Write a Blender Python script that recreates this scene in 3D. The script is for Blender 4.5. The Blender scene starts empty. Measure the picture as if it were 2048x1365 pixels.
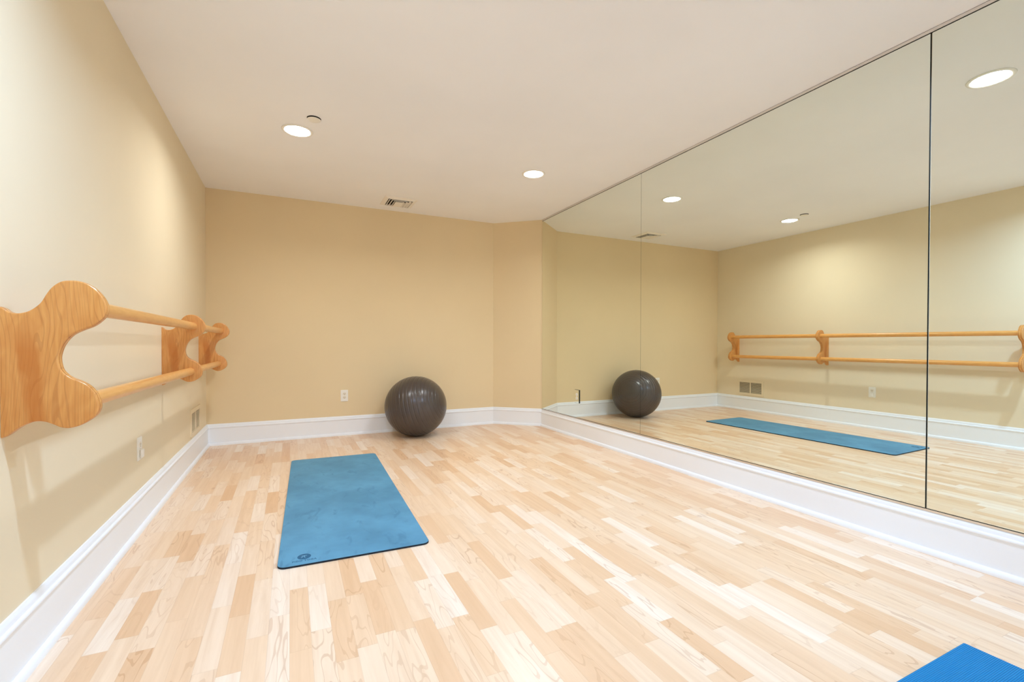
import bpy, bmesh, math, random
from mathutils import Vector, Matrix

# ---------------------------------------------------------------- camera, world, exposure
sc = bpy.context.scene
C = sc.collection
random.seed(4)
CAM = Vector((0.7177, 0.0, 0.9735))
YAW, PITCH, ROLL = 0.44705, 0.01082, 0.00217
fw = Vector((math.sin(YAW) * math.cos(PITCH), math.cos(YAW) * math.cos(PITCH), -math.sin(PITCH)))
r0 = Vector((math.cos(YAW), -math.sin(YAW), 0.0))
u0 = r0.cross(fw)
rr = r0 * math.cos(ROLL) + u0 * math.sin(ROLL)
uu = u0 * math.cos(ROLL) - r0 * math.sin(ROLL)
cam_d = bpy.data.cameras.new('camera')
cam_d.sensor_width = 36.0
cam_d.lens = 924.79 / 2048 * 36.0
cam_d.shift_y = (698.175 - 682.5) / 2048
cam_d.clip_start = 0.02
cam = bpy.data.objects.new('camera', cam_d)
C.objects.link(cam)
cam.matrix_world = Matrix(((rr.x, uu.x, -fw.x, CAM.x), (rr.y, uu.y, -fw.y, CAM.y), (rr.z, uu.z, -fw.z, CAM.z), (0, 0, 0, 1)))
sc.camera = cam

SKY_STRENGTH = 3.2
LENS_STRENGTH = 26.0
LAMP_WATTS = (11.3, 28.0)                 # pair by the back wall, pair nearer the camera
LAMP_COL = ((0.94, 0.98, 1.0), (0.43, 0.66, 1.0))
LAMP_SPREAD = 155
world = bpy.data.worlds.new('sky')
sc.world = world
world.use_nodes = True
wb = world.node_tree.nodes['Background']
wb.inputs[0].default_value = (0.92, 0.92, 1.0, 1)
wb.inputs[1].default_value = SKY_STRENGTH

sc.view_settings.view_transform = 'Standard'
sc.view_settings.look = 'None'
sc.view_settings.gamma = 1.0
sc.view_settings.use_curve_mapping = False
sc.view_settings.exposure = 0.05
sc.cycles.use_denoising = True
sc.cycles.max_bounces = 14
sc.cycles.diffuse_bounces = 7
sc.cycles.glossy_bounces = 6
sc.cycles.blur_glossy = 0.3

# room measures: x from the left wall, y away from the camera, z up
W, D, H, YR = 3.4097, 5.1891, 2.44, -1.6
CHX, CHY = 2.9523, 4.7865          # angled corner: (CHX, D) to (W, CHY)
MX = W - 0.006                     # face of the mirrors

# portal in the glazed doorway of the rear wall (samples the sky seen through it)
pd = bpy.data.lights.new('sky_portal', 'AREA')
pd.shape = 'RECTANGLE'; pd.size = 1.0; pd.size_y = 2.05
pd.cycles.is_portal = True
po = bpy.data.objects.new('sky_portal', pd)
C.objects.link(po)
po.location = (1.4, YR - 0.09, 1.05)
po.rotation_euler = (math.pi / 2, 0, 0)

# ---------------------------------------------------------------- node helpers
class NT:
    def __init__(s, name):
        s.m = bpy.data.materials.new(name); s.m.use_nodes = True
        s.t = s.m.node_tree; s.b = s.t.nodes['Principled BSDF']
    def n(s, typ, **kw):
        nd = s.t.nodes.new(typ)
        for k, v in kw.items(): setattr(nd, k, v)
        return nd
    def put(s, sock, v):
        if isinstance(v, bpy.types.NodeSocket): s.t.links.new(v, sock)
        else: sock.default_value = v
    def math(s, op, a, b=0.0, c=0.0):
        nd = s.n('ShaderNodeMath', operation=op)
        s.put(nd.inputs[0], a); s.put(nd.inputs[1], b)
        if op in ('MULTIPLY_ADD', 'SMOOTH_MIN', 'WRAP', 'COMPARE'): s.put(nd.inputs[2], c)
        return nd.outputs[0]
    def mix(s, f, a, b, mode='MIX'):
        nd = s.n('ShaderNodeMix', data_type='RGBA', blend_type=mode)
        s.put(nd.inputs['Factor'], f); s.put(nd.inputs[6], a); s.put(nd.inputs[7], b)
        return nd.outputs[2]
    def comb(s, x, y, z=0.0):
        nd = s.n('ShaderNodeCombineXYZ')
        s.put(nd.inputs[0], x); s.put(nd.inputs[1], y); s.put(nd.inputs[2], z)
        return nd.outputs[0]
    def obj(s):
        return s.n('ShaderNodeTexCoord').outputs['Object']
    def xyz(s, v):
        nd = s.n('ShaderNodeSeparateXYZ'); s.t.links.new(v, nd.inputs[0]); return nd.outputs
    def noise(s, vec, scale=5.0, detail=3.0, rough=0.5, dist=0.0):
        nd = s.n('ShaderNodeTexNoise')
        if vec is not None: s.t.links.new(vec, nd.inputs['Vector'])
        nd.inputs['Scale'].default_value = scale; nd.inputs['Detail'].default_value = detail
        nd.inputs['Roughness'].default_value = rough; nd.inputs['Distortion'].default_value = dist
        return nd.outputs[0]
    def ramp(s, f, stops, interp='LINEAR'):
        nd = s.n('ShaderNodeValToRGB'); s.put(nd.inputs[0], f)
        cr = nd.color_ramp; cr.interpolation = interp
        while len(cr.elements) < len(stops): cr.elements.new(0.5)
        for e, (p, c) in zip(cr.elements, stops):
            e.position = p; e.color = (*c, 1) if len(c) == 3 else c
        return nd.outputs[0]
    def rng(s, v, a, b, c, d):
        nd = s.n('ShaderNodeMapRange'); s.put(nd.inputs[0], v)
        for i, q in enumerate((a, b, c, d)): nd.inputs[i + 1].default_value = q
        return nd.outputs[0]
    def bump(s, h, strength=0.1, dist=0.001):
        nd = s.n('ShaderNodeBump'); s.put(nd.inputs['Height'], h)
        nd.inputs['Strength'].default_value = strength; nd.inputs['Distance'].default_value = dist
        s.t.links.new(nd.outputs[0], s.b.inputs['Normal'])
    def done(s, col=None, rough=None, metal=None, spec=None, coat=None):
        if col is not None: s.put(s.b.inputs['Base Color'], col if isinstance(col, bpy.types.NodeSocket) or len(col) == 4 else (*col, 1))
        if rough is not None: s.put(s.b.inputs['Roughness'], rough)
        if metal is not None: s.put(s.b.inputs['Metallic'], metal)
        if spec is not None: s.put(s.b.inputs['Specular IOR Level'], spec)
        if coat is not None: s.b.inputs['Coat Weight'].default_value = coat; s.b.inputs['Coat Roughness'].default_value = 0.15
        return s.m

def lin(r, g, b):
    f = lambda c: c / 255 / 12.92 if c / 255 <= 0.04045 else ((c / 255 + 0.055) / 1.055) ** 2.4
    return (f(r), f(g), f(b))

def paint(name, col, rough, bump_scale=260.0, bump=0.05, var=0.02):
    k = NT(name); o = k.obj()
    a = k.noise(o, 1.3, 3)
    c = k.mix(k.rng(a, 0.3, 0.7, 0, 1), tuple(x * (1 - var) for x in col) + (1,), tuple(min(1, x * (1 + var)) for x in col) + (1,))
    k.bump(k.noise(o, bump_scale, 2), bump, 0.001)
    return k.done(c, rough, spec=0.3)

M = {}
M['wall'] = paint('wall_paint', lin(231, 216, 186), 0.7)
M['wall_warm_light'] = paint('wall_paint_warm_light', lin(229, 208, 168), 0.7)  # same wall paint, with the far end's warmer light put into the colour
M['ceiling'] = paint('ceiling_paint', lin(246, 245, 245), 0.9)
M['trim'] = paint('trim_gloss_paint', lin(240, 243, 247), 0.35, 40, 0.01, 0.005)
M['white'] = paint('white_plastic', lin(242, 238, 228), 0.35, 60, 0.0, 0.005)
M['ivory'] = paint('ivory_plastic', lin(236, 226, 205), 0.35, 60, 0.0, 0.005)
M['register'] = paint('register_enamel', lin(232, 216, 184), 0.45, 60, 0.0, 0.01)
M['vent'] = paint('vent_enamel', lin(242, 236, 226), 0.5, 60, 0.0, 0.01)
M['dark'] = paint('dark_void', lin(30, 24, 18), 0.9, 60, 0.0, 0.05)
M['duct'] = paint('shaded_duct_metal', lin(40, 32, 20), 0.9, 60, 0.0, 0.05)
M['slot'] = paint('dark_slot', lin(52, 46, 40), 0.7, 60, 0.0, 0.05)

# floor: three-strip maple laminate, strips run away from the camera
k = NT('maple_laminate'); o = k.xyz(k.obj()); SW = 0.0648
xs = k.math('DIVIDE', o[0], SW); row = k.math('FLOOR', xs); fx = k.math('FRACT', xs)
def wn(*a):
    nd = k.n('ShaderNodeTexWhiteNoise', noise_dimensions='3D'); k.t.links.new(k.comb(*a), nd.inputs[0]); return nd.outputs
rl = k.rng(wn(row, 3.7)[0], 0, 1, 0.31, 0.44)
ys = k.math('DIVIDE', k.math('ADD', o[1], k.math('MULTIPLY', wn(row, 9.1)[0], 4.0)), rl)
idx = k.math('FLOOR', ys); fy = k.math('FRACT', ys)
rnd = wn(row, idx, 1.3)[0]; rnd2 = wn(row, idx, 5.9)[0]
base = k.ramp(rnd, [(0.0, lin(226, 186, 147)), (0.2, lin(232, 197, 161)), (0.55, lin(237, 208, 177)), (0.85, lin(241, 217, 191)), (1.0, lin(244, 226, 206))])
gv = k.comb(k.math('MULTIPLY', k.math('ADD', o[0], k.math('MULTIPLY', rnd2, 7.0)), 38.0), k.math('ADD', k.math('MULTIPLY', o[1], 2.2), k.math('MULTIPLY', rnd, 31.0)), 0.0)
g1 = k.noise(gv, 1.0, 5, 0.6, 0.6)
base = k.mix(k.rng(g1, 0.35, 0.75, 0.0, 0.30), base, (*lin(196, 150, 104), 1))
cv = k.comb(k.math('MULTIPLY', k.math('ADD', o[0], k.math('MULTIPLY', rnd2, 5.0)), 13.0), k.math('ADD', k.math('MULTIPLY', o[1], 1.9), k.math('MULTIPLY', rnd, 17.0)), 0.0)
cath = k.math('FRACT', k.math('MULTIPLY', k.noise(cv, 1.0, 2, 0.45, 0.3), 9.0))
line = k.math('COMPARE', cath, 0.5, 0.07)
base = k.mix(k.math('MULTIPLY', line, k.rng(rnd2, 0.35, 1.0, 0.0, 0.34)), base, (*lin(178, 124, 78), 1))
kv = k.n('ShaderNodeTexVoronoi'); k.t.links.new(k.comb(k.math('MULTIPLY', o[0], 3.0), k.math('MULTIPLY', o[1], 1.6)), kv.inputs['Vector'])
kv.inputs['Scale'].default_value = 1.0
knot = k.rng(kv.outputs['Distance'], 0.012, 0.06, 0.55, 0.0)
base = k.mix(knot, base, (*lin(170, 112, 66), 1))
e1 = k.math('MAXIMUM', k.math('LESS_THAN', fx, 0.018), k.math('LESS_THAN', k.math('MULTIPLY', fy, rl), 0.0014))
base = k.mix(k.math('MULTIPLY', e1, 0.2), base, (*lin(150, 104, 66), 1))
k.bump(k.math('SUBTRACT', k.math('MULTIPLY', g1, 0.25), e1), 0.06, 0.001)
M['floor'] = k.done(base, k.rng(g1, 0.2, 0.8, 0.27, 0.36), spec=0.5)

def wood(name, base_c, dark_c, along=2, streak=True):
    k = NT(name); o = k.xyz(k.obj())
    ax = [o[0], o[1], o[2]]
    L = ax.pop(along)
    a, b = ax
    fine = k.noise(k.comb(k.math('MULTIPLY', a, 190.0), k.math('MULTIPLY', b, 190.0), k.math('MULTIPLY', L, 7.0)), 1.0, 4, 0.6)
    warp = k.noise(k.comb(k.math('MULTIPLY', a, 9.0), k.math('MULTIPLY', b, 9.0), k.math('MULTIPLY', L, 3.5)), 1.0, 3, 0.55)
    rings = k.math('FRACT', k.math('MULTIPLY', k.math('ADD', k.math('MULTIPLY', a, 5.0), k.math('MULTIPLY', warp, 1.1)), 7.0))
    ring = k.rng(k.math('ABSOLUTE', k.math('SUBTRACT', rings, 0.5)), 0.0, 0.5, 0.0, 1.0)
    c = k.mix(k.math('MULTIPLY', ring, 0.35), base_c, dark_c)
    c = k.mix(k.rng(fine, 0.45, 0.75, 0.0, 0.45), c, dark_c)
    if streak:
        lw = k.noise(k.comb(k.math('MULTIPLY', a, 10.0), 0.0, k.math('MULTIPLY', L, 1.6)), 1.0, 2, 0.5)
        ln = k.math('FRACT', k.math('MULTIPLY', k.math('ADD', a, k.math('MULTIPLY', lw, 0.16)), 90.0))
        c = k.mix(k.math('MULTIPLY', k.math('COMPARE', ln, 0.5, 0.09), 0.26), c, (*lin(160, 92, 38), 1))
        s = k.math('ADD', k.math('ADD', k.math('MULTIPLY', k.math('SUBTRACT', a, 0.074), 24.0), k.math('MULTIPLY', k.math('SUBTRACT', L, 0.82), 3.2)), k.math('MULTIPLY', k.math('SUBTRACT', warp, 0.5), 2.6))
        s = k.math('MULTIPLY', k.rng(k.math('ABSOLUTE', s), 0.25, 0.6, 0.62, 0.0), k.rng(L, 0.95, 1.04, 1.0, 0.0))
        c = k.mix(s, c, (*lin(190, 106, 28), 1))
    k.bump(fine, 0.03, 0.001)
    return k.done(c, 0.3, spec=0.5, coat=0.25)
M['bracket'] = wood('maple_board', (*lin(222, 160, 88), 1), (*lin(196, 122, 50), 1))
M['rail'] = wood('maple_dowel', (*lin(230, 170, 96), 1), (*lin(206, 136, 60), 1), along=1, streak=False)

# yoga mats
k = NT('worn_blue_rubber'); o = k.obj(); q = k.xyz(o)
c = k.mix(k.rng(k.noise(o, 2.4, 4, 0.6), 0.36, 0.62, 0, 1), (*lin(90, 150, 181), 1), (*lin(76, 132, 161), 1))
sv = k.comb(k.math('MULTIPLY', q[0], 16.0), k.math('MULTIPLY', q[1], 7.0))
c = k.mix(k.rng(k.noise(sv, 1.0, 3, 0.5, 0.8), 0.60, 0.72, 0, 0.42), c, (*lin(48, 104, 136), 1))
c = k.mix(k.rng(k.noise(o, 9.0, 4, 0.65), 0.5, 0.8, 0, 0.35), c, (*lin(70, 124, 158), 1))
k.bump(k.noise(o, 420, 2), 0.08, 0.001)
M['mat'] = k.done(c, 0.62, spec=0.35)
M['mat_base'] = paint('black_rubber', lin(26, 34, 44), 0.7, 300, 0.05)
M['print'] = paint('dark_teal_print', lin(30, 92, 126), 0.6, 300, 0.02)
M['print_light'] = paint('pale_blue_print', lin(140, 196, 222), 0.6, 300, 0.02)
k = NT('bright_blue_foam'); q = k.xyz(k.obj())
rib = k.math('MULTIPLY_ADD', k.math('SINE', k.math('MULTIPLY', q[1], 2 * math.pi / 0.0047)), 0.5, 0.5)
c = k.mix(rib, (*lin(0, 104, 160), 1), (*lin(4, 136, 196), 1))
k.bump(rib, 0.6, 0.0016)
M['foam'] = k.done(c, 0.65, spec=0.3)

# ball
k = NT('grey_burst_vinyl'); o = k.obj()
c = k.mix(k.rng(k.noise(o, 5, 3), 0.3, 0.7, 0, 1), (*lin(68, 60, 56), 1), (*lin(80, 71, 66), 1))
M['ball'] = k.done(c, 0.28, spec=0.6)

# mirror
def mirror_mat():
    k = NT('mirror_silver'); o = k.obj()
    sm = k.noise(o, 1.2, 3)
    c = k.mix(k.rng(sm, 0.3, 0.7, 0, 1), (0.86, 0.905, 0.835, 1), (0.87, 0.915, 0.845, 1))
    return k.done(c, 0.0, 1.0)
M['mirror'] = mirror_mat()
M['mirror_edge'] = paint('mirror_ground_edge', lin(28, 34, 30), 0.4, 60, 0.0)
k = NT('brushed_channel'); o = k.obj()
k.bump(k.noise(o, 300, 2), 0.02, 0.001)
M['channel'] = k.done(k.mix(k.noise(o, 4), (0.78, 0.74, 0.70, 1), (0.82, 0.78, 0.74, 1)), 0.32, 1.0)
k = NT('lamp_diffuser'); o = k.obj()
k.b.inputs['Emission Strength'].default_value = LENS_STRENGTH
k.put(k.b.inputs['Emission Color'], k.mix(k.noise(o, 3), (0.93, 0.965, 1.0, 1), (0.925, 0.96, 1.0, 1)))
M['lamp'] = k.done((0.9, 0.9, 0.9), 0.5)

# ---------------------------------------------------------------- mesh helpers
def obj(name, bm, mats, parent=None, smooth=False, loc=None):
    me = bpy.data.meshes.new(name)
    bmesh.ops.recalc_face_normals(bm, faces=bm.faces)
    bm.to_mesh(me); bm.free()
    for m in (mats if isinstance(mats, (list, tuple)) else [mats]): me.materials.append(m)
    if smooth:
        for p in me.polygons: p.use_smooth = True
    o = bpy.data.objects.new(name, me); C.objects.link(o)
    if parent is not None: o.parent = parent
    if loc is not None: o.location = loc
    return o

def auto_smooth(o, deg=35):
    me = o.data; b = bmesh.new(); b.from_mesh(me)
    for f in b.faces: f.smooth = True
    for e in b.edges:
        if len(e.link_faces) == 2 and e.calc_face_angle(0) > math.radians(deg): e.smooth = False
    b.to_mesh(me); b.free(); return o

def tag(o, label, cat, group=None):
    o['label'] = label; o['category'] = cat
    if group: o['group'] = group
    return o
def thing(name, label, cat, loc=(0, 0, 0), rz=0.0, group=None):
    o = bpy.data.objects.new(name, None); C.objects.link(o)
    o.location = loc; o.rotation_euler = (0, 0, rz); o.empty_display_size = 0.1
    return tag(o, label, cat, group)
def struct(name, bm, m, parent=None, smooth=False):
    o = obj(name, bm, m, parent, smooth)
    if parent is None: o['kind'] = 'structure'
    return o

def box(bm, x0, x1, y0, y1, z0, z1, mi=0):
    vs = [bm.verts.new((x, y, z)) for x in (x0, x1) for y in (y0, y1) for z in (z0, z1)]
    fs = [(0, 1, 3, 2), (4, 6, 7, 5), (0, 4, 5, 1), (2, 3, 7, 6), (0, 2, 6, 4), (1, 5, 7, 3)]
    out = []
    for f in fs:
        g = bm.faces.new([vs[i] for i in f]); g.material_index = mi; out.append(g)
    return out
def bevbox(x0, x1, y0, y1, z0, z1, r=0.002, seg=2):
    bm = bmesh.new(); box(bm, x0, x1, y0, y1, z0, z1)
    bmesh.ops.bevel(bm, geom=bm.edges[:], offset=r, segments=seg, affect='EDGES', profile=0.5)
    return bm
def prism(bm, pts, z0, z1, mi=0):
    lo = [bm.verts.new((x, y, z0)) for x, y in pts]; hi = [bm.verts.new((x, y, z1)) for x, y in pts]
    bm.faces.new(lo[::-1]).material_index = mi; bm.faces.new(hi).material_index = mi
    n = len(pts)
    for i in range(n):
        j = (i + 1) % n
        bm.faces.new((lo[i], lo[j], hi[j], hi[i])).material_index = mi
def lathe(bm, prof, n=64, cx=0.0, cy=0.0):
    # prof: (radius, z) list; radius 0 becomes a pole
    rings = []
    for r, z in prof:
        if r < 1e-6: rings.append([bm.verts.new((cx, cy, z))])
        else: rings.append([bm.verts.new((cx + r * math.cos(2 * math.pi * i / n), cy + r * math.sin(2 * math.pi * i / n), z)) for i in range(n)])
    for a, b in zip(rings, rings[1:]):
        for i in range(n):
            j = (i + 1) % n
            if len(a) == 1 and len(b) == 1: continue
            if len(a) == 1: bm.faces.new((a[0], b[i], b[j]))
            elif len(b) == 1: bm.faces.new((a[i], b[0], a[j]))
            else: bm.faces.new((a[i], b[i], b[j], a[j]))
def spline(pts, n=6, closed=True):
    out = []; m = len(pts)
    for i in range(m if closed else m - 1):
        g = lambda q: Vector(pts[q % m] if closed else pts[max(0, min(m - 1, q))])
        p0, p1, p2, p3 = g(i - 1), g(i), g(i + 1), g(i + 2)
        for s in range(n):
            t = s / n
            out.append(0.5 * ((2 * p1) + (p2 - p0) * t + (2 * p0 - 5 * p1 + 4 * p2 - p3) * t * t + (3 * p1 - p0 - 3 * p2 + p3) * t ** 3))
    if not closed: out.append(Vector(pts[-1]))
    return out
def rounded_rect(hx, hy, r, n=8):
    pts = []
    for cx, cy, a0 in ((hx - r, hy - r, 0), (-hx + r, hy - r, 90), (-hx + r, -hy + r, 180), (hx - r, -hy + r, 270)):
        for i in range(n + 1):
            a = math.radians(a0 + 90 * i / n); pts.append((cx + r * math.cos(a), cy + r * math.sin(a)))
    return pts

# ---------------------------------------------------------------- room shell
T = 0.1
bm = bmesh.new(); prism(bm, [(-T, YR - T), (W + T, YR - T), (W + T, D + T), (-T, D + T)], -0.08, 0.0); struct('floor', bm, M['floor'])
bm = bmesh.new(); prism(bm, [(-T, YR - T), (W + T, YR - T), (W + T, D + T), (-T, D + T)], H, H + 0.1); struct('ceiling', bm, M['ceiling'])
bm = bmesh.new(); box(bm, -T, 0, YR - T, D + T, 0, H); struct('wall_left', bm, M['wall'])
bm = bmesh.new(); box(bm, 0, W, D, D + T, 0, H); struct('wall_back', bm, M['wall_warm_light'])
bm = bmesh.new(); box(bm, W, W + T, YR - T, D + T, 0, H); struct('wall_right', bm, M['wall'])
bm = bmesh.new(); prism(bm, [(CHX, D), (W, CHY), (W, D)], 0, H); struct('wall_corner', bm, M['wall_warm_light'])
DX0, DX1, DZ = 0.9, 1.9, 2.08       # glazed doorway in the rear wall
bm = bmesh.new()
box(bm, 0, DX0, YR - T, YR, 0, H); box(bm, DX1, W, YR - T, YR, 0, H); box(bm, DX0, DX1, YR - T, YR, DZ, H)
struct('wall_rear', bm, M['wall'])
bm = bmesh.new()
for x0, x1, z0, z1 in ((DX0, DX0 + 0.09, 0, DZ), (DX1 - 0.09, DX1, 0, DZ), (DX0 + 0.09, DX1 - 0.09, DZ - 0.1, DZ), (DX0 + 0.09, DX1 - 0.09, 0, 0.2), (1.385, 1.415, 0.2, DZ - 0.1)):
    box(bm, x0, x1, YR - 0.075, YR - 0.035, z0, z1)
struct('door_1', bm, M['trim'])
bm = bmesh.new()
for x0, x1, z0, z1 in ((DX0 - 0.08, DX0, 0, DZ + 0.08), (DX1, DX1 + 0.08, 0, DZ + 0.08), (DX0, DX1, DZ, DZ + 0.08)):
    box(bm, x0, x1, YR, YR + 0.018, z0, z1)
struct('trim_1', bm, M['trim'])

# baseboards: a tall board with a moulded cap and a shoe, mitred where walls meet
HB = 0.2033
def base_profile(h):
    d = h - HB
    return [(0, 0), (0.0300, 0), (0.0300, 0.007), (0.0288, 0.014), (0.0262, 0.0205), (0.0225, 0.0245), (0.0185, 0.0262), (0.0150, 0.0268),
            (0.0150, 0.160 + d), (0.0166, 0.1615 + d), (0.0192, 0.1645 + d), (0.0200, 0.170 + d), (0.0192, 0.1755 + d), (0.0168, 0.1785 + d), (0.0128, 0.1800 + d),
            (0.0120, 0.1830 + d), (0.0118, 0.1900 + d), (0.0100, 0.1965 + d), (0.0070, 0.2005 + d), (0.0060, h), (0, h)]
def baseboard(name, p, q, pn, qn, h=HB):
    # p->q along the wall with the room on the right-hand side; pn/qn are neighbour wall points
    P, Q = Vector(p), Vector(q)
    def norm(a, b): e = (b - a).normalized(); return Vector((e.y, -e.x))
    n = norm(P, Q)
    def mit(a, b, c):
        n1, n2 = norm(a, b), norm(b, c); m = (n1 + n2); return m / m.dot(n1)
    ma = mit(Vector(pn), P, Q) if pn else n
    mb = mit(P, Q, Vector(qn)) if qn else n
    bm = bmesh.new(); pr = base_profile(h)
    A = [bm.verts.new((P.x + ma.x * d, P.y + ma.y * d, z)) for d, z in pr]
    B = [bm.verts.new((Q.x + mb.x * d, Q.y + mb.y * d, z)) for d, z in pr]
    for i in range(len(pr)):
        j = (i + 1) % len(pr); bm.faces.new((A[i], A[j], B[j], B[i]))
    bm.faces.new(A[::-1]); bm.faces.new(B)
    auto_smooth(struct(name, bm, M['trim']), 40)
cn = [(0, YR), (0, D), (CHX, D), (W, CHY), (W, YR)]
baseboard('baseboard_left', cn[0], cn[1], cn[4], cn[2])
baseboard('baseboard_back', cn[1], cn[2], cn[0], cn[3])
baseboard('baseboard_corner', cn[2], cn[3], cn[1], cn[4])
baseboard('baseboard_right', cn[3], cn[4], cn[2], cn[0], 0.1945)
baseboard('baseboard_rear', cn[4], (DX1 + 0.08, YR), cn[3], None)

# metal channels that hold the mirrors
M0, M1 = -1.45, CHY - 0.004
MZ0, MZ1 = 0.2075, H - 0.0201
bm = bmesh.new(); box(bm, MX - 0.0035, W, M0, M1, 0.1955, MZ0 - 0.0028); struct('trim_2', bm, M['channel'])
bm = bmesh.new(); box(bm, MX - 0.003, W, M0, M1, MZ1 + 0.0032, H - 0.0022); struct('trim_3', bm, M['channel'])

bm = bmesh.new()
box(bm, MX - 0.0012, W, M0, M1, 0.1950, MZ0); box(bm, MX - 0.0012, W, M0, M1, MZ1, H)
struct('trim_shadow_gap', bm, M['mirror_edge'])  # added dark strips, painting shadow gaps along the mirror channels

# ---------------------------------------------------------------- mirrors
def mirror(y0, y1, label):
    t = thing('mirror_panel', label, 'mirror', (MX, (y0 + y1) / 2, MZ0), group='wall mirror panels')
    hy = (y1 - y0) / 2; h = MZ1 - MZ0
    bm = bmesh.new()
    for f in box(bm, 0, 0.004, -hy, hy, 0, h): f.material_index = 1
    bm.faces.ensure_lookup_table(); bm.faces[0].material_index = 0
    obj('glass', bm, [M['mirror'], M['mirror_edge']], t)
    bm = bmesh.new(); box(bm, 0.004, 0.0058, -hy - 0.003, hy + 0.001, 0, h); obj('backing', bm, M['mirror_edge'], t)
    return t
S1, S2 = 3.0742, 1.1084
mirror(S1 + 0.0012, M1 - 0.003, 'narrowest mirror panel, farthest one, beside the angled beige corner')
mirror(S2 + 0.0035, S1 - 0.0012, 'wide middle mirror panel between the two vertical seams, reflecting most of the wooden barre')
mirror(M0 + 0.004, S2 - 0.0035, 'nearest mirror panel, cut off by the right edge of the photo')

# ---------------------------------------------------------------- ballet barre
XU, ZU, XL, ZL, RB = 0.163, 1.081, 0.147, 0.794, 0.0235
barre = thing('ballet_barre', 'double-rail maple ballet barre on three scalloped brackets along left wall', 'ballet barre', (0, 1.7465, 0))
out2 = [(0.0004, 1.0728), (0.0086, 1.0680), (0.0166, 1.0605), (0.0286, 1.0560), (0.0429, 1.0569), (0.0614, 1.0645), (0.0824, 1.0849), (0.0962, 1.1123), (0.1091, 1.1330),
        (0.1275, 1.1488), (0.1481, 1.1536), (0.1668, 1.1526), (0.1835, 1.1470), (0.2003, 1.1349), (0.2161, 1.1152), (0.2263, 1.0950), (0.2302, 1.0760), (0.2261, 1.0552), (0.2145, 1.0385),
        (0.1963, 1.0222), (0.1682, 1.0080), (0.1482, 0.9940), (0.1317, 0.9695), (0.1229, 0.9424), (0.1217, 0.9224), (0.1259, 0.8994), (0.1355, 0.8834), (0.1486, 0.8722), (0.1673, 0.8623),
        (0.1873, 0.8470), (0.2019, 0.8259), (0.2097, 0.8020), (0.2113, 0.7842), (0.2075, 0.7690), (0.1969, 0.7542), (0.1777, 0.7395), (0.1609, 0.7312), (0.1422, 0.7275), (0.1248, 0.7311),
        (0.1098, 0.7401), (0.0960, 0.7475), (0.0823, 0.7513), (0.0697, 0.7512), (0.0572, 0.7475), (0.0427, 0.7402), (0.0284, 0.7294), (0.0131, 0.7160), (0.0041, 0.7116), (0.0004, 0.7114)]
OUT = spline(out2, 6, closed=False)
TH = 0.030
def bracket_mesh():
    bm = bmesh.new(); n = len(OUT)
    # profile of the edge: (inset, depth): rounded arris with a small step on both faces
    pr = [(0.0048, 0.0), (0.0026, 0.0005), (0.0010, 0.0018), (0.0003, 0.0038), (0.0003, 0.0056), (0.0042, 0.0060), (0.0042, 0.0080), (0.0, 0.0084),
          (0.0, TH - 0.0084), (0.0042, TH - 0.0080), (0.0042, TH - 0.0060), (0.0003, TH - 0.0056), (0.0003, TH - 0.0038), (0.0010, TH - 0.0018), (0.0026, TH - 0.0005), (0.0048, TH)]
    nor = []
    for i in range(n):
        a, b = OUT[max(0, i - 1)], OUT[min(n - 1, i + 1)]
        e = (b - a).normalized(); nor.append(Vector((-e.y, e.x)) if True else None)
    cen = Vector((0.06, 0.9))
    # outline runs clockwise (top to bottom along the room side): inward normal points to the wall
    flip = 1 if (OUT[80] + nor[80] * 0.01 - cen).length < (OUT[80] - nor[80] * 0.01 - cen).length else -1
    rings = []
    for ins, dep in pr:
        ring = []
        for i in range(n):
            p = OUT[i] + nor[i] * flip * ins
            ring.append(bm.verts.new((max(0.0002, p.x), dep, p.y)))
        rings.append(ring)
    for a, b in zip(rings, rings[1:]):
        for i in range(n):
            j = (i + 1) % n; bm.faces.new((a[i], a[j], b[j], b[i]))
    bm.faces.new(rings[0]); bm.faces.new(rings[-1][::-1])
    return bm
BY = [0.0, 3.512 - 1.7465, 4.790 - 1.7465]
b0 = auto_smooth(obj('bracket', bracket_mesh(), M['bracket'], barre), 30)
for dy in BY[1:]:
    b = b0.copy(); C.objects.link(b); b.parent = barre; b.location = (0, dy, 0)
def rail(x, z, y0, y1):
    bm = bmesh.new(); n = 32
    prof = [(0.0, 0.0), (RB, 0.0), (RB, (y1 - y0) * 0.33), (RB, (y1 - y0) * 0.66), (RB, y1 - y0), (0.0, y1 - y0)]
    lathe(bm, prof, n)
    bmesh.ops.rotate(bm, verts=bm.verts, cent=(0, 0, 0), matrix=Matrix.Rotation(-math.pi / 2, 3, 'X'))
    return auto_smooth(obj('rail', bm, M['rail'], barre, loc=(x, y0, z)), 40)
for x, z in ((XU, ZU), (XL, ZL)):
    rail(x, z, BY[0] + TH - 0.004, BY[1] + 0.004)
    rail(x, z, BY[1] + TH - 0.004, BY[2] + 0.004)

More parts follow.
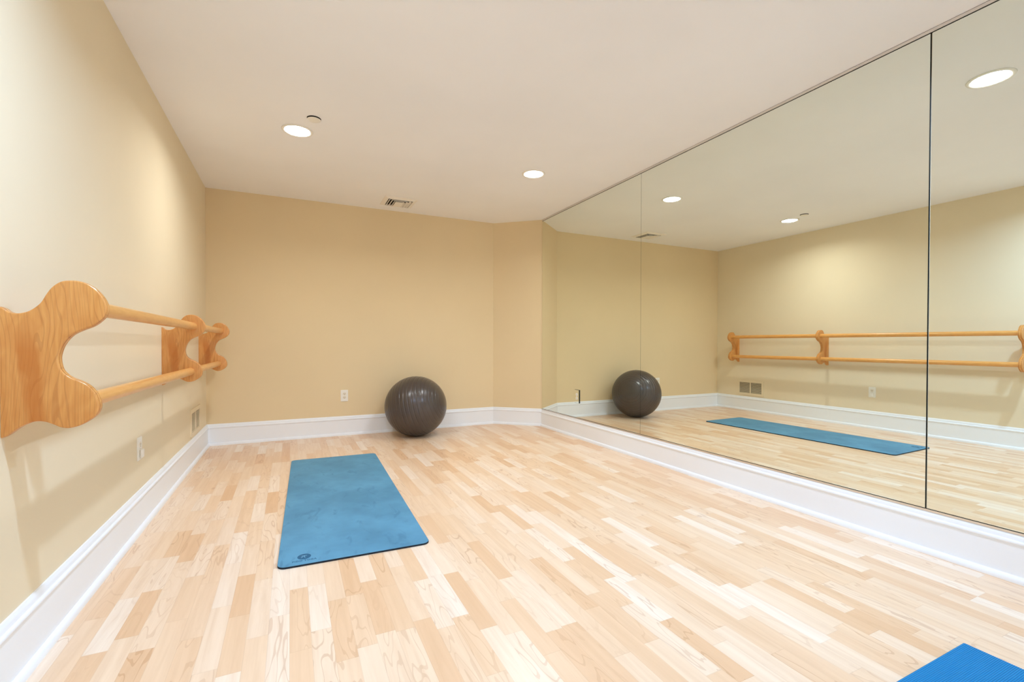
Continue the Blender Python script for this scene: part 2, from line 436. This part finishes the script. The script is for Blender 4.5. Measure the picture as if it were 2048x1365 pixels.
# ---------------------------------------------------------------- yoga mats
def slab(hx, hy, r, z0, z1, bev, m, name, parent):
    bm = bmesh.new(); pts = rounded_rect(hx, hy, r)
    rings = []
    for ins, z in ((bev * 0, z0), (0, z1 - bev), (bev * 0.3, z1 - bev * 0.3), (bev, z1)):
        sx, sy = (hx - ins) / hx, (hy - ins) / hy
        rings.append([bm.verts.new((x * sx, y * sy, z)) for x, y in pts])
    for a, b in zip(rings, rings[1:]):
        for i in range(len(pts)):
            j = (i + 1) % len(pts); bm.faces.new((a[i], a[j], b[j], b[i]))
    bm.faces.new(rings[0][::-1]); bm.faces.new(rings[-1])
    return obj(name, bm, m, parent)
MROT = math.radians(-1.75)
mat = thing('yoga_mat', 'worn teal-blue yoga mat with black underside and printed logo, lying alone mid-floor', 'yoga mat', (1.0258, 3.1965, 0), MROT)
slab(0.3325, 1.000, 0.035, 0.0002, 0.0078, 0.0004, M['mat_base'], 'base_layer', mat)
slab(0.3318, 0.9993, 0.0345, 0.0078, 0.0088, 0.0005, M['mat'], 'top_layer', mat)
def to_local(x, y):
    v = Matrix.Rotation(-MROT, 2) @ Vector((x - 1.0258, y - 3.1965)); return v
lg = to_local(0.7717, 2.2820)
bm = bmesh.new(); lathe(bm, [(0, 0.0088), (0.0285, 0.0088), (0.0285, 0.0091), (0, 0.0091)], 48, lg.x, lg.y)
logo = obj('logo_disc', bm, M['print'], mat); logo['label'] = 'dark teal logo circle'
# two thin brush strokes and a crossbar inside the disc
bm = bmesh.new()
def stroke(pts, w):
    P = spline([Vector((x, y)) for x, y in pts], 6, closed=False); L, R = [], []
    for i, p in enumerate(P):
        e = (P[min(i + 1, len(P) - 1)] - P[max(i - 1, 0)]).normalized(); nn = Vector((-e.y, e.x)) * w / 2
        L.append(p + nn); R.append(p - nn)
    poly = L + R[::-1]
    prism(bm, [(lg.x + q.x, lg.y + q.y) for q in poly], 0.0091, 0.0093)
stroke([(-0.012, 0.006), (-0.006, 0.009), (-0.004, 0.004), (-0.009, -0.006), (-0.013, -0.011)], 0.0020)
stroke([(-0.003, 0.007), (0.004, 0.0085), (0.012, 0.0075)], 0.0020)
stroke([(0.003, 0.008), (0.001, 0.0), (0.002, -0.008), (0.006, -0.010)], 0.0020)
obj('logo_mark', bm, M['print_light'], logo)
fc = bpy.data.curves.new('lettering', 'FONT'); fc.body = 'PIDO YOGA'; fc.size = 0.0200; fc.offset = 0.0007; fc.align_x = 'CENTER'; fc.extrude = 0.0001; fc.space_character = 1.22
fo = bpy.data.objects.new('lettering_curve', fc)
C.objects.link(fo)
me = bpy.data.meshes.new_from_object(fo.evaluated_get(bpy.context.evaluated_depsgraph_get()))
bpy.data.objects.remove(fo); bpy.data.curves.remove(fc)
me.materials.clear(); me.materials.append(M['print'])
wd = max(v.co.x for v in me.vertices) - min(v.co.x for v in me.vertices)
tc = to_local(0.7712, 2.2350)
for v in me.vertices: v.co = Vector((v.co.x * 0.100 / wd + tc.x, v.co.y + tc.y, v.co.z + 0.0090))
lt = bpy.data.objects.new('lettering', me); C.objects.link(lt); lt.parent = mat

mat2 = thing('exercise_mat', 'bright blue ribbed exercise mat showing one corner at lower right', 'exercise mat', (2.383, -0.155, 0), 0)
slab(0.305, 0.865, 0.004, 0.0003, 0.0055, 0.0015, M['foam'], 'ribbed_sheet', mat2)

# ---------------------------------------------------------------- exercise ball
def ball():
    bm = bmesh.new(); R = 0.318; prof = []
    N = 300
    for i in range(N + 1):
        a = math.pi * i / N; dr = 0.0
        if math.radians(22) < a < math.radians(158):
            u = (math.degrees(a) - 22) / 7.4; fr = abs(u - round(u)) * 7.4   # degrees from a groove
            dr = -0.0034 * math.exp(-(fr / 0.8) ** 2) + 0.0003 * math.exp(-((fr - 1.1) / 0.5) ** 2)
        prof.append(((R + dr) * math.sin(a) if 0 < i < N else 0.0, (R + dr) * math.cos(a)))
    lathe(bm, prof, 192)
    axis = Vector((0.80, -0.55, 0.22)).normalized()
    bmesh.ops.rotate(bm, verts=bm.verts, cent=(0, 0, 0), matrix=axis.to_track_quat('Z', 'Y').to_matrix())
    for v in bm.verts:
        v.co.x *= 1.012; v.co.y *= 1.006; v.co.z = v.co.z * 0.99 + 0.3120
        if v.co.z < 0.006: v.co.z = 0.0005 + max(0.0, v.co.z + 0.003) * 0.6
    return obj('exercise_ball', bm, M['ball'], smooth=True, loc=(1.9165, 4.852, 0))
tag(ball(), 'dark grey ridged exercise ball resting on floor against beige back wall', 'exercise ball')

# ---------------------------------------------------------------- ceiling fittings
def downlight_meshes():
    bm = bmesh.new(); lathe(bm, [(0.080, -0.003), (0.083, -0.0065), (0.092, -0.0065), (0.098, -0.004), (0.100, -0.0003), (0.080, -0.0003), (0.080, -0.003)], 64)
    a = bm
    b = bmesh.new(); lathe(b, [(0.0799, -0.0020), (0.076, -0.0050), (0.060, -0.0085), (0.035, -0.0110), (0.0, -0.0118)], 64)
    return a, b
def downlight(x, y, label):
    t = thing('recessed_light', label, 'ceiling light', (x, y, H), group='recessed ceiling lights')
    a, b = downlight_meshes()
    obj('trim_ring', a, M['white'], t, smooth=True); obj('lens', b, M['lamp'], t, smooth=True)
    ld = bpy.data.lights.new('lamp_light', 'AREA')
    ld.shape = 'DISK'; ld.size = 0.075; ld.energy = LAMP_WATTS[0]; ld.color = LAMP_COL[0]; ld.spread = math.radians(LAMP_SPREAD)
    lo = bpy.data.objects.new('lamp_light', ld); C.objects.link(lo); lo.parent = t; lo.location = (0, 0, -0.0125)
    return t
def dup(root, x, y, label, near=False):
    r = root.copy(); C.objects.link(r); r.location = (x, y, H); r['label'] = label
    for ch in root.children:
        c = ch.copy(); C.objects.link(c); c.parent = r
        if near and c.type == 'LIGHT':
            c.data = ch.data.copy(); c.data.energy = LAMP_WATTS[1]; c.data.color = LAMP_COL[1]
    return r
dl = downlight(0.766, 3.525, 'round lit ceiling light beside the small white disc, left of the photo')
dup(dl, 2.612, 3.528, 'round lit ceiling light nearest the angled corner, farthest one on mirror side')
dup(dl, 2.615, 1.170, 'round lit ceiling light cut by top edge, seen whole only in nearest mirror panel', True)
dup(dl, 0.766, 1.260, 'round lit ceiling light above the viewer, out of frame by left wall', True)

t = thing('sprinkler_cover', 'small white disc of a concealed sprinkler in ceiling beside left ceiling light', 'sprinkler', (0.861, 3.292, H))
bm = bmesh.new(); lathe(bm, [(0, -0.0004), (0.043, -0.0004), (0.043, -0.0010), (0, -0.0010)], 48); obj('cup', bm, M['dark'], t)
bm = bmesh.new(); lathe(bm, [(0, -0.0075), (0.041, -0.0075), (0.0425, -0.0085), (0.041, -0.0098), (0.030, -0.0105), (0, -0.0108)], 48); obj('cover_plate', bm, M['white'], t, smooth=True)
bm = bmesh.new(); lathe(bm, [(0, -0.0008), (0.006, -0.0008), (0.006, -0.0078), (0, -0.0078)], 16); obj('stem', bm, M['dark'], t)

# ceiling register: bevelled frame, three banks of nested blades round a flat plate
t = thing('ceiling_vent', 'cream louvred air vent in ceiling close to the back wall', 'air vent', (1.733, 4.842, H))
HXv = 0.163
bm = bmesh.new()
def frame_ring(bm, ro, ri, zo, zi, zb):
    o_ = [(-ro, -ro), (ro, -ro), (ro, ro), (-ro, ro)]; i_ = [(-ri, -ri), (ri, -ri), (ri, ri), (-ri, ri)]
    A = [bm.verts.new((x, y, zb)) for x, y in o_]; B = [bm.verts.new((x, y, zo)) for x, y in o_]
    Cc = [bm.verts.new((x, y, zi)) for x, y in i_]; Dd = [bm.verts.new((x, y, zb)) for x, y in i_]
    for P, Q in ((A, B), (B, Cc), (Cc, Dd), (Dd, A)):
        for i in range(4):
            j = (i + 1) % 4; bm.faces.new((P[i], P[j], Q[j], Q[i]))
frame_ring(bm, HXv, 0.122, -0.003, -0.015, -0.0003); obj('frame', bm, M['vent'], t)
bm = bmesh.new(); box(bm, -0.122, 0.122, -0.122, 0.122, -0.0012, -0.0004); obj('duct_opening', bm, M['dark'], t)
def blade(bm, p, q, nx, ny):
    # sloping blade from p to q, leaning outwards along (nx, ny)
    w, hz, th = 0.017, 0.012, 0.0038
    P = []
    for (x, y) in (p, q):
        for s, z in ((0.0, -0.0020), (w, -0.0020 - hz), (w, -0.0020 - hz - th), (0.0, -0.0020 - th)):
            P.append(bm.verts.new((x + nx * s, y + ny * s, z)))
    for i in range(4):
        j = (i + 1) % 4; bm.faces.new((P[i], P[j], P[4 + j], P[4 + i]))
    bm.faces.new(P[:4]); bm.faces.new(P[4:][::-1])
for side, (nx, ny) in {'left': (-1, 0), 'near': (0, -1), 'right': (1, 0)}.items():
    bm = bmesh.new()
    for s in (0.040, 0.068, 0.096):
        if side == 'left': blade(bm, (-s, -s), (-s, 0.120), nx, ny)
        elif side == 'right': blade(bm, (s, -s), (s, 0.120), nx, ny)
        else: blade(bm, (-s, -s), (s, -s), nx, ny)
    obj('louver_bank', bm, M['vent'], t)
bm = bmesh.new(); box(bm, -0.040, 0.040, -0.040, 0.121, -0.0165, -0.0145); obj('centre_plate', bm, M['vent'], t)

# ---------------------------------------------------------------- wall fittings
def outlet(name, label, loc, rz, plate_m, face_m, hw=0.0365, hh=0.0605, th=0.006, group='wall outlets', edge_m=None):
    # local: plate in the x-z plane facing -y, origin on the wall at its centre
    t = thing(name, label, 'wall outlet', loc, rz, group)
    bm = bmesh.new(); box(bm, -hw, hw, -th, -0.0003, -hh, hh)
    if edge_m is None:
        bmesh.ops.bevel(bm, geom=[e for e in bm.edges if min(v.co.y for v in e.verts) < -th * 0.9], offset=0.0025, segments=3, affect='EDGES')
        o_ = auto_smooth(obj('cover_plate', bm, plate_m, t), 40)
    else:
        bmesh.ops.bevel(bm, geom=[e for e in bm.edges if min(v.co.y for v in e.verts) < -th * 0.9 and max(v.co.y for v in e.verts) < -th * 0.9], offset=0.0022, segments=1, affect='EDGES')
        for f in bm.faces: f.material_index = 0 if f.calc_center_median().y < -th * 0.99 else 1
        o_ = obj('cover_plate', bm, [plate_m, edge_m], t)
    for zc in (0.0195, -0.0195):
        bm = bmesh.new()
        pts = []
        for i in range(40):
            a = 2 * math.pi * i / 40; x, z = 0.0172 * math.cos(a), 0.0172 * math.sin(a)
            pts.append((x, max(-0.0142, min(0.0142, z)) + zc))
        lo = [bm.verts.new((x, -th - 0.0001, z)) for x, z in pts]; hi = [bm.verts.new((x, -th - 0.0016, z)) for x, z in pts]
        bm.faces.new(lo); bm.faces.new(hi[::-1])
        for i in range(40):
            j = (i + 1) % 40; bm.faces.new((lo[i], lo[j], hi[j], hi[i]))
        rc = obj('receptacle', bm, face_m, t)
        bm = bmesh.new()
        box(bm, -0.0072, -0.0050, -th - 0.0019, -th - 0.0016, zc - 0.0010, zc + 0.0075)
        box(bm, 0.0050, 0.0072, -th - 0.0019, -th - 0.0016, zc - 0.0010, zc + 0.0075)
        prism_pts = [(0.0026 * math.cos(2 * math.pi * i / 12), 0.0026 * math.sin(2 * math.pi * i / 12) + zc - 0.0075) for i in range(12)]
        lo = [bm.verts.new((x, -th - 0.0016, z)) for x, z in prism_pts]; hi = [bm.verts.new((x, -th - 0.0019, z)) for x, z in prism_pts]
        bm.faces.new(lo); bm.faces.new(hi[::-1])
        for i in range(12):
            j = (i + 1) % 12; bm.faces.new((lo[i], lo[j], hi[j], hi[i]))
        obj('slots', bm, M['slot'], rc)
    bm = bmesh.new(); lathe(bm, [(0, 0), (0.0032, 0), (0.0028, 0.0010), (0, 0.0012)], 16)
    bmesh.ops.rotate(bm, verts=bm.verts, cent=(0, 0, 0), matrix=Matrix.Rotation(math.pi / 2, 3, 'X'))
    bmesh.ops.translate(bm, verts=bm.verts, vec=(0, -th, 0))
    obj('screw', bm, face_m, t, smooth=True)
    return t
outlet('wall_outlet', 'white outlet on back wall left of the grey ball', (1.2335, D, 0.4195), 0, M['white'], M['ivory'])
outlet('wall_outlet', 'white outlet on left wall under the barre, with a plug-in unit in it', (0, 3.026, 0.4205), math.pi / 2, M['white'], M['ivory'])
outlet('wall_outlet', 'mirror-faced outlet with dark edges set on the farthest mirror panel', (MX, 4.030, 0.429), -math.pi / 2, M['mirror'], M['white'], hw=0.041, hh=0.0690, th=0.008, edge_m=M['mirror_edge'])
bm = bevbox(0.0080, 0.0205, 3.026 - 0.0155, 3.026 + 0.0155, 0.373, 0.4165, 0.004, 3)
tag(auto_smooth(obj('plug_in_unit', bm, M['white']), 50), 'small white plug-in unit in lower socket of left wall outlet', 'plug')

# return grille low on the left wall
t = thing('wall_vent', 'beige slatted return air grille low on left wall near the back corner', 'air vent', (0, 4.600, 0.333))
hy, hz = 0.212, 0.1085
bm = bmesh.new()
for y0, y1, z0, z1 in ((-hy, hy, hz - 0.030, hz), (-hy, hy, -hz, -hz + 0.030), (-hy, -hy + 0.032, -hz + 0.030, hz - 0.030), (hy - 0.032, hy, -hz + 0.030, hz - 0.030), (-0.006, 0.006, -hz + 0.030, hz - 0.030)):
    box(bm, 0.0004, 0.009, y0, y1, z0, z1)
bmesh.ops.remove_doubles(bm, verts=bm.verts, dist=0.00001)
obj('frame', bm, M['register'], t)
bm = bmesh.new(); box(bm, 0.0003, 0.0012, -hy + 0.031, hy - 0.031, -hz + 0.029, hz - 0.029); obj('duct_opening', bm, M['duct'], t)
for y0, y1 in ((-hy + 0.032, -0.006), (0.006, hy - 0.032)):
    bm = bmesh.new(); n = 13; step = (2 * hz - 0.060) / n
    for i in range(n):
        z = -hz + 0.030 + step * (i + 0.5)
        vs = [bm.verts.new(c) for y in (y0, y1) for c in ((0.0020, y, z + 0.0024), (0.0050, y, z - 0.0010), (0.0050, y, z - 0.0030), (0.0020, y, z + 0.0010))]
        for a in range(4):
            b = (a + 1) % 4; bm.faces.new((vs[a], vs[b], vs[4 + b], vs[4 + a]))
        bm.faces.new(vs[:4]); bm.faces.new(vs[4:][::-1])
    obj('louver_bank', bm, M['register'], t)
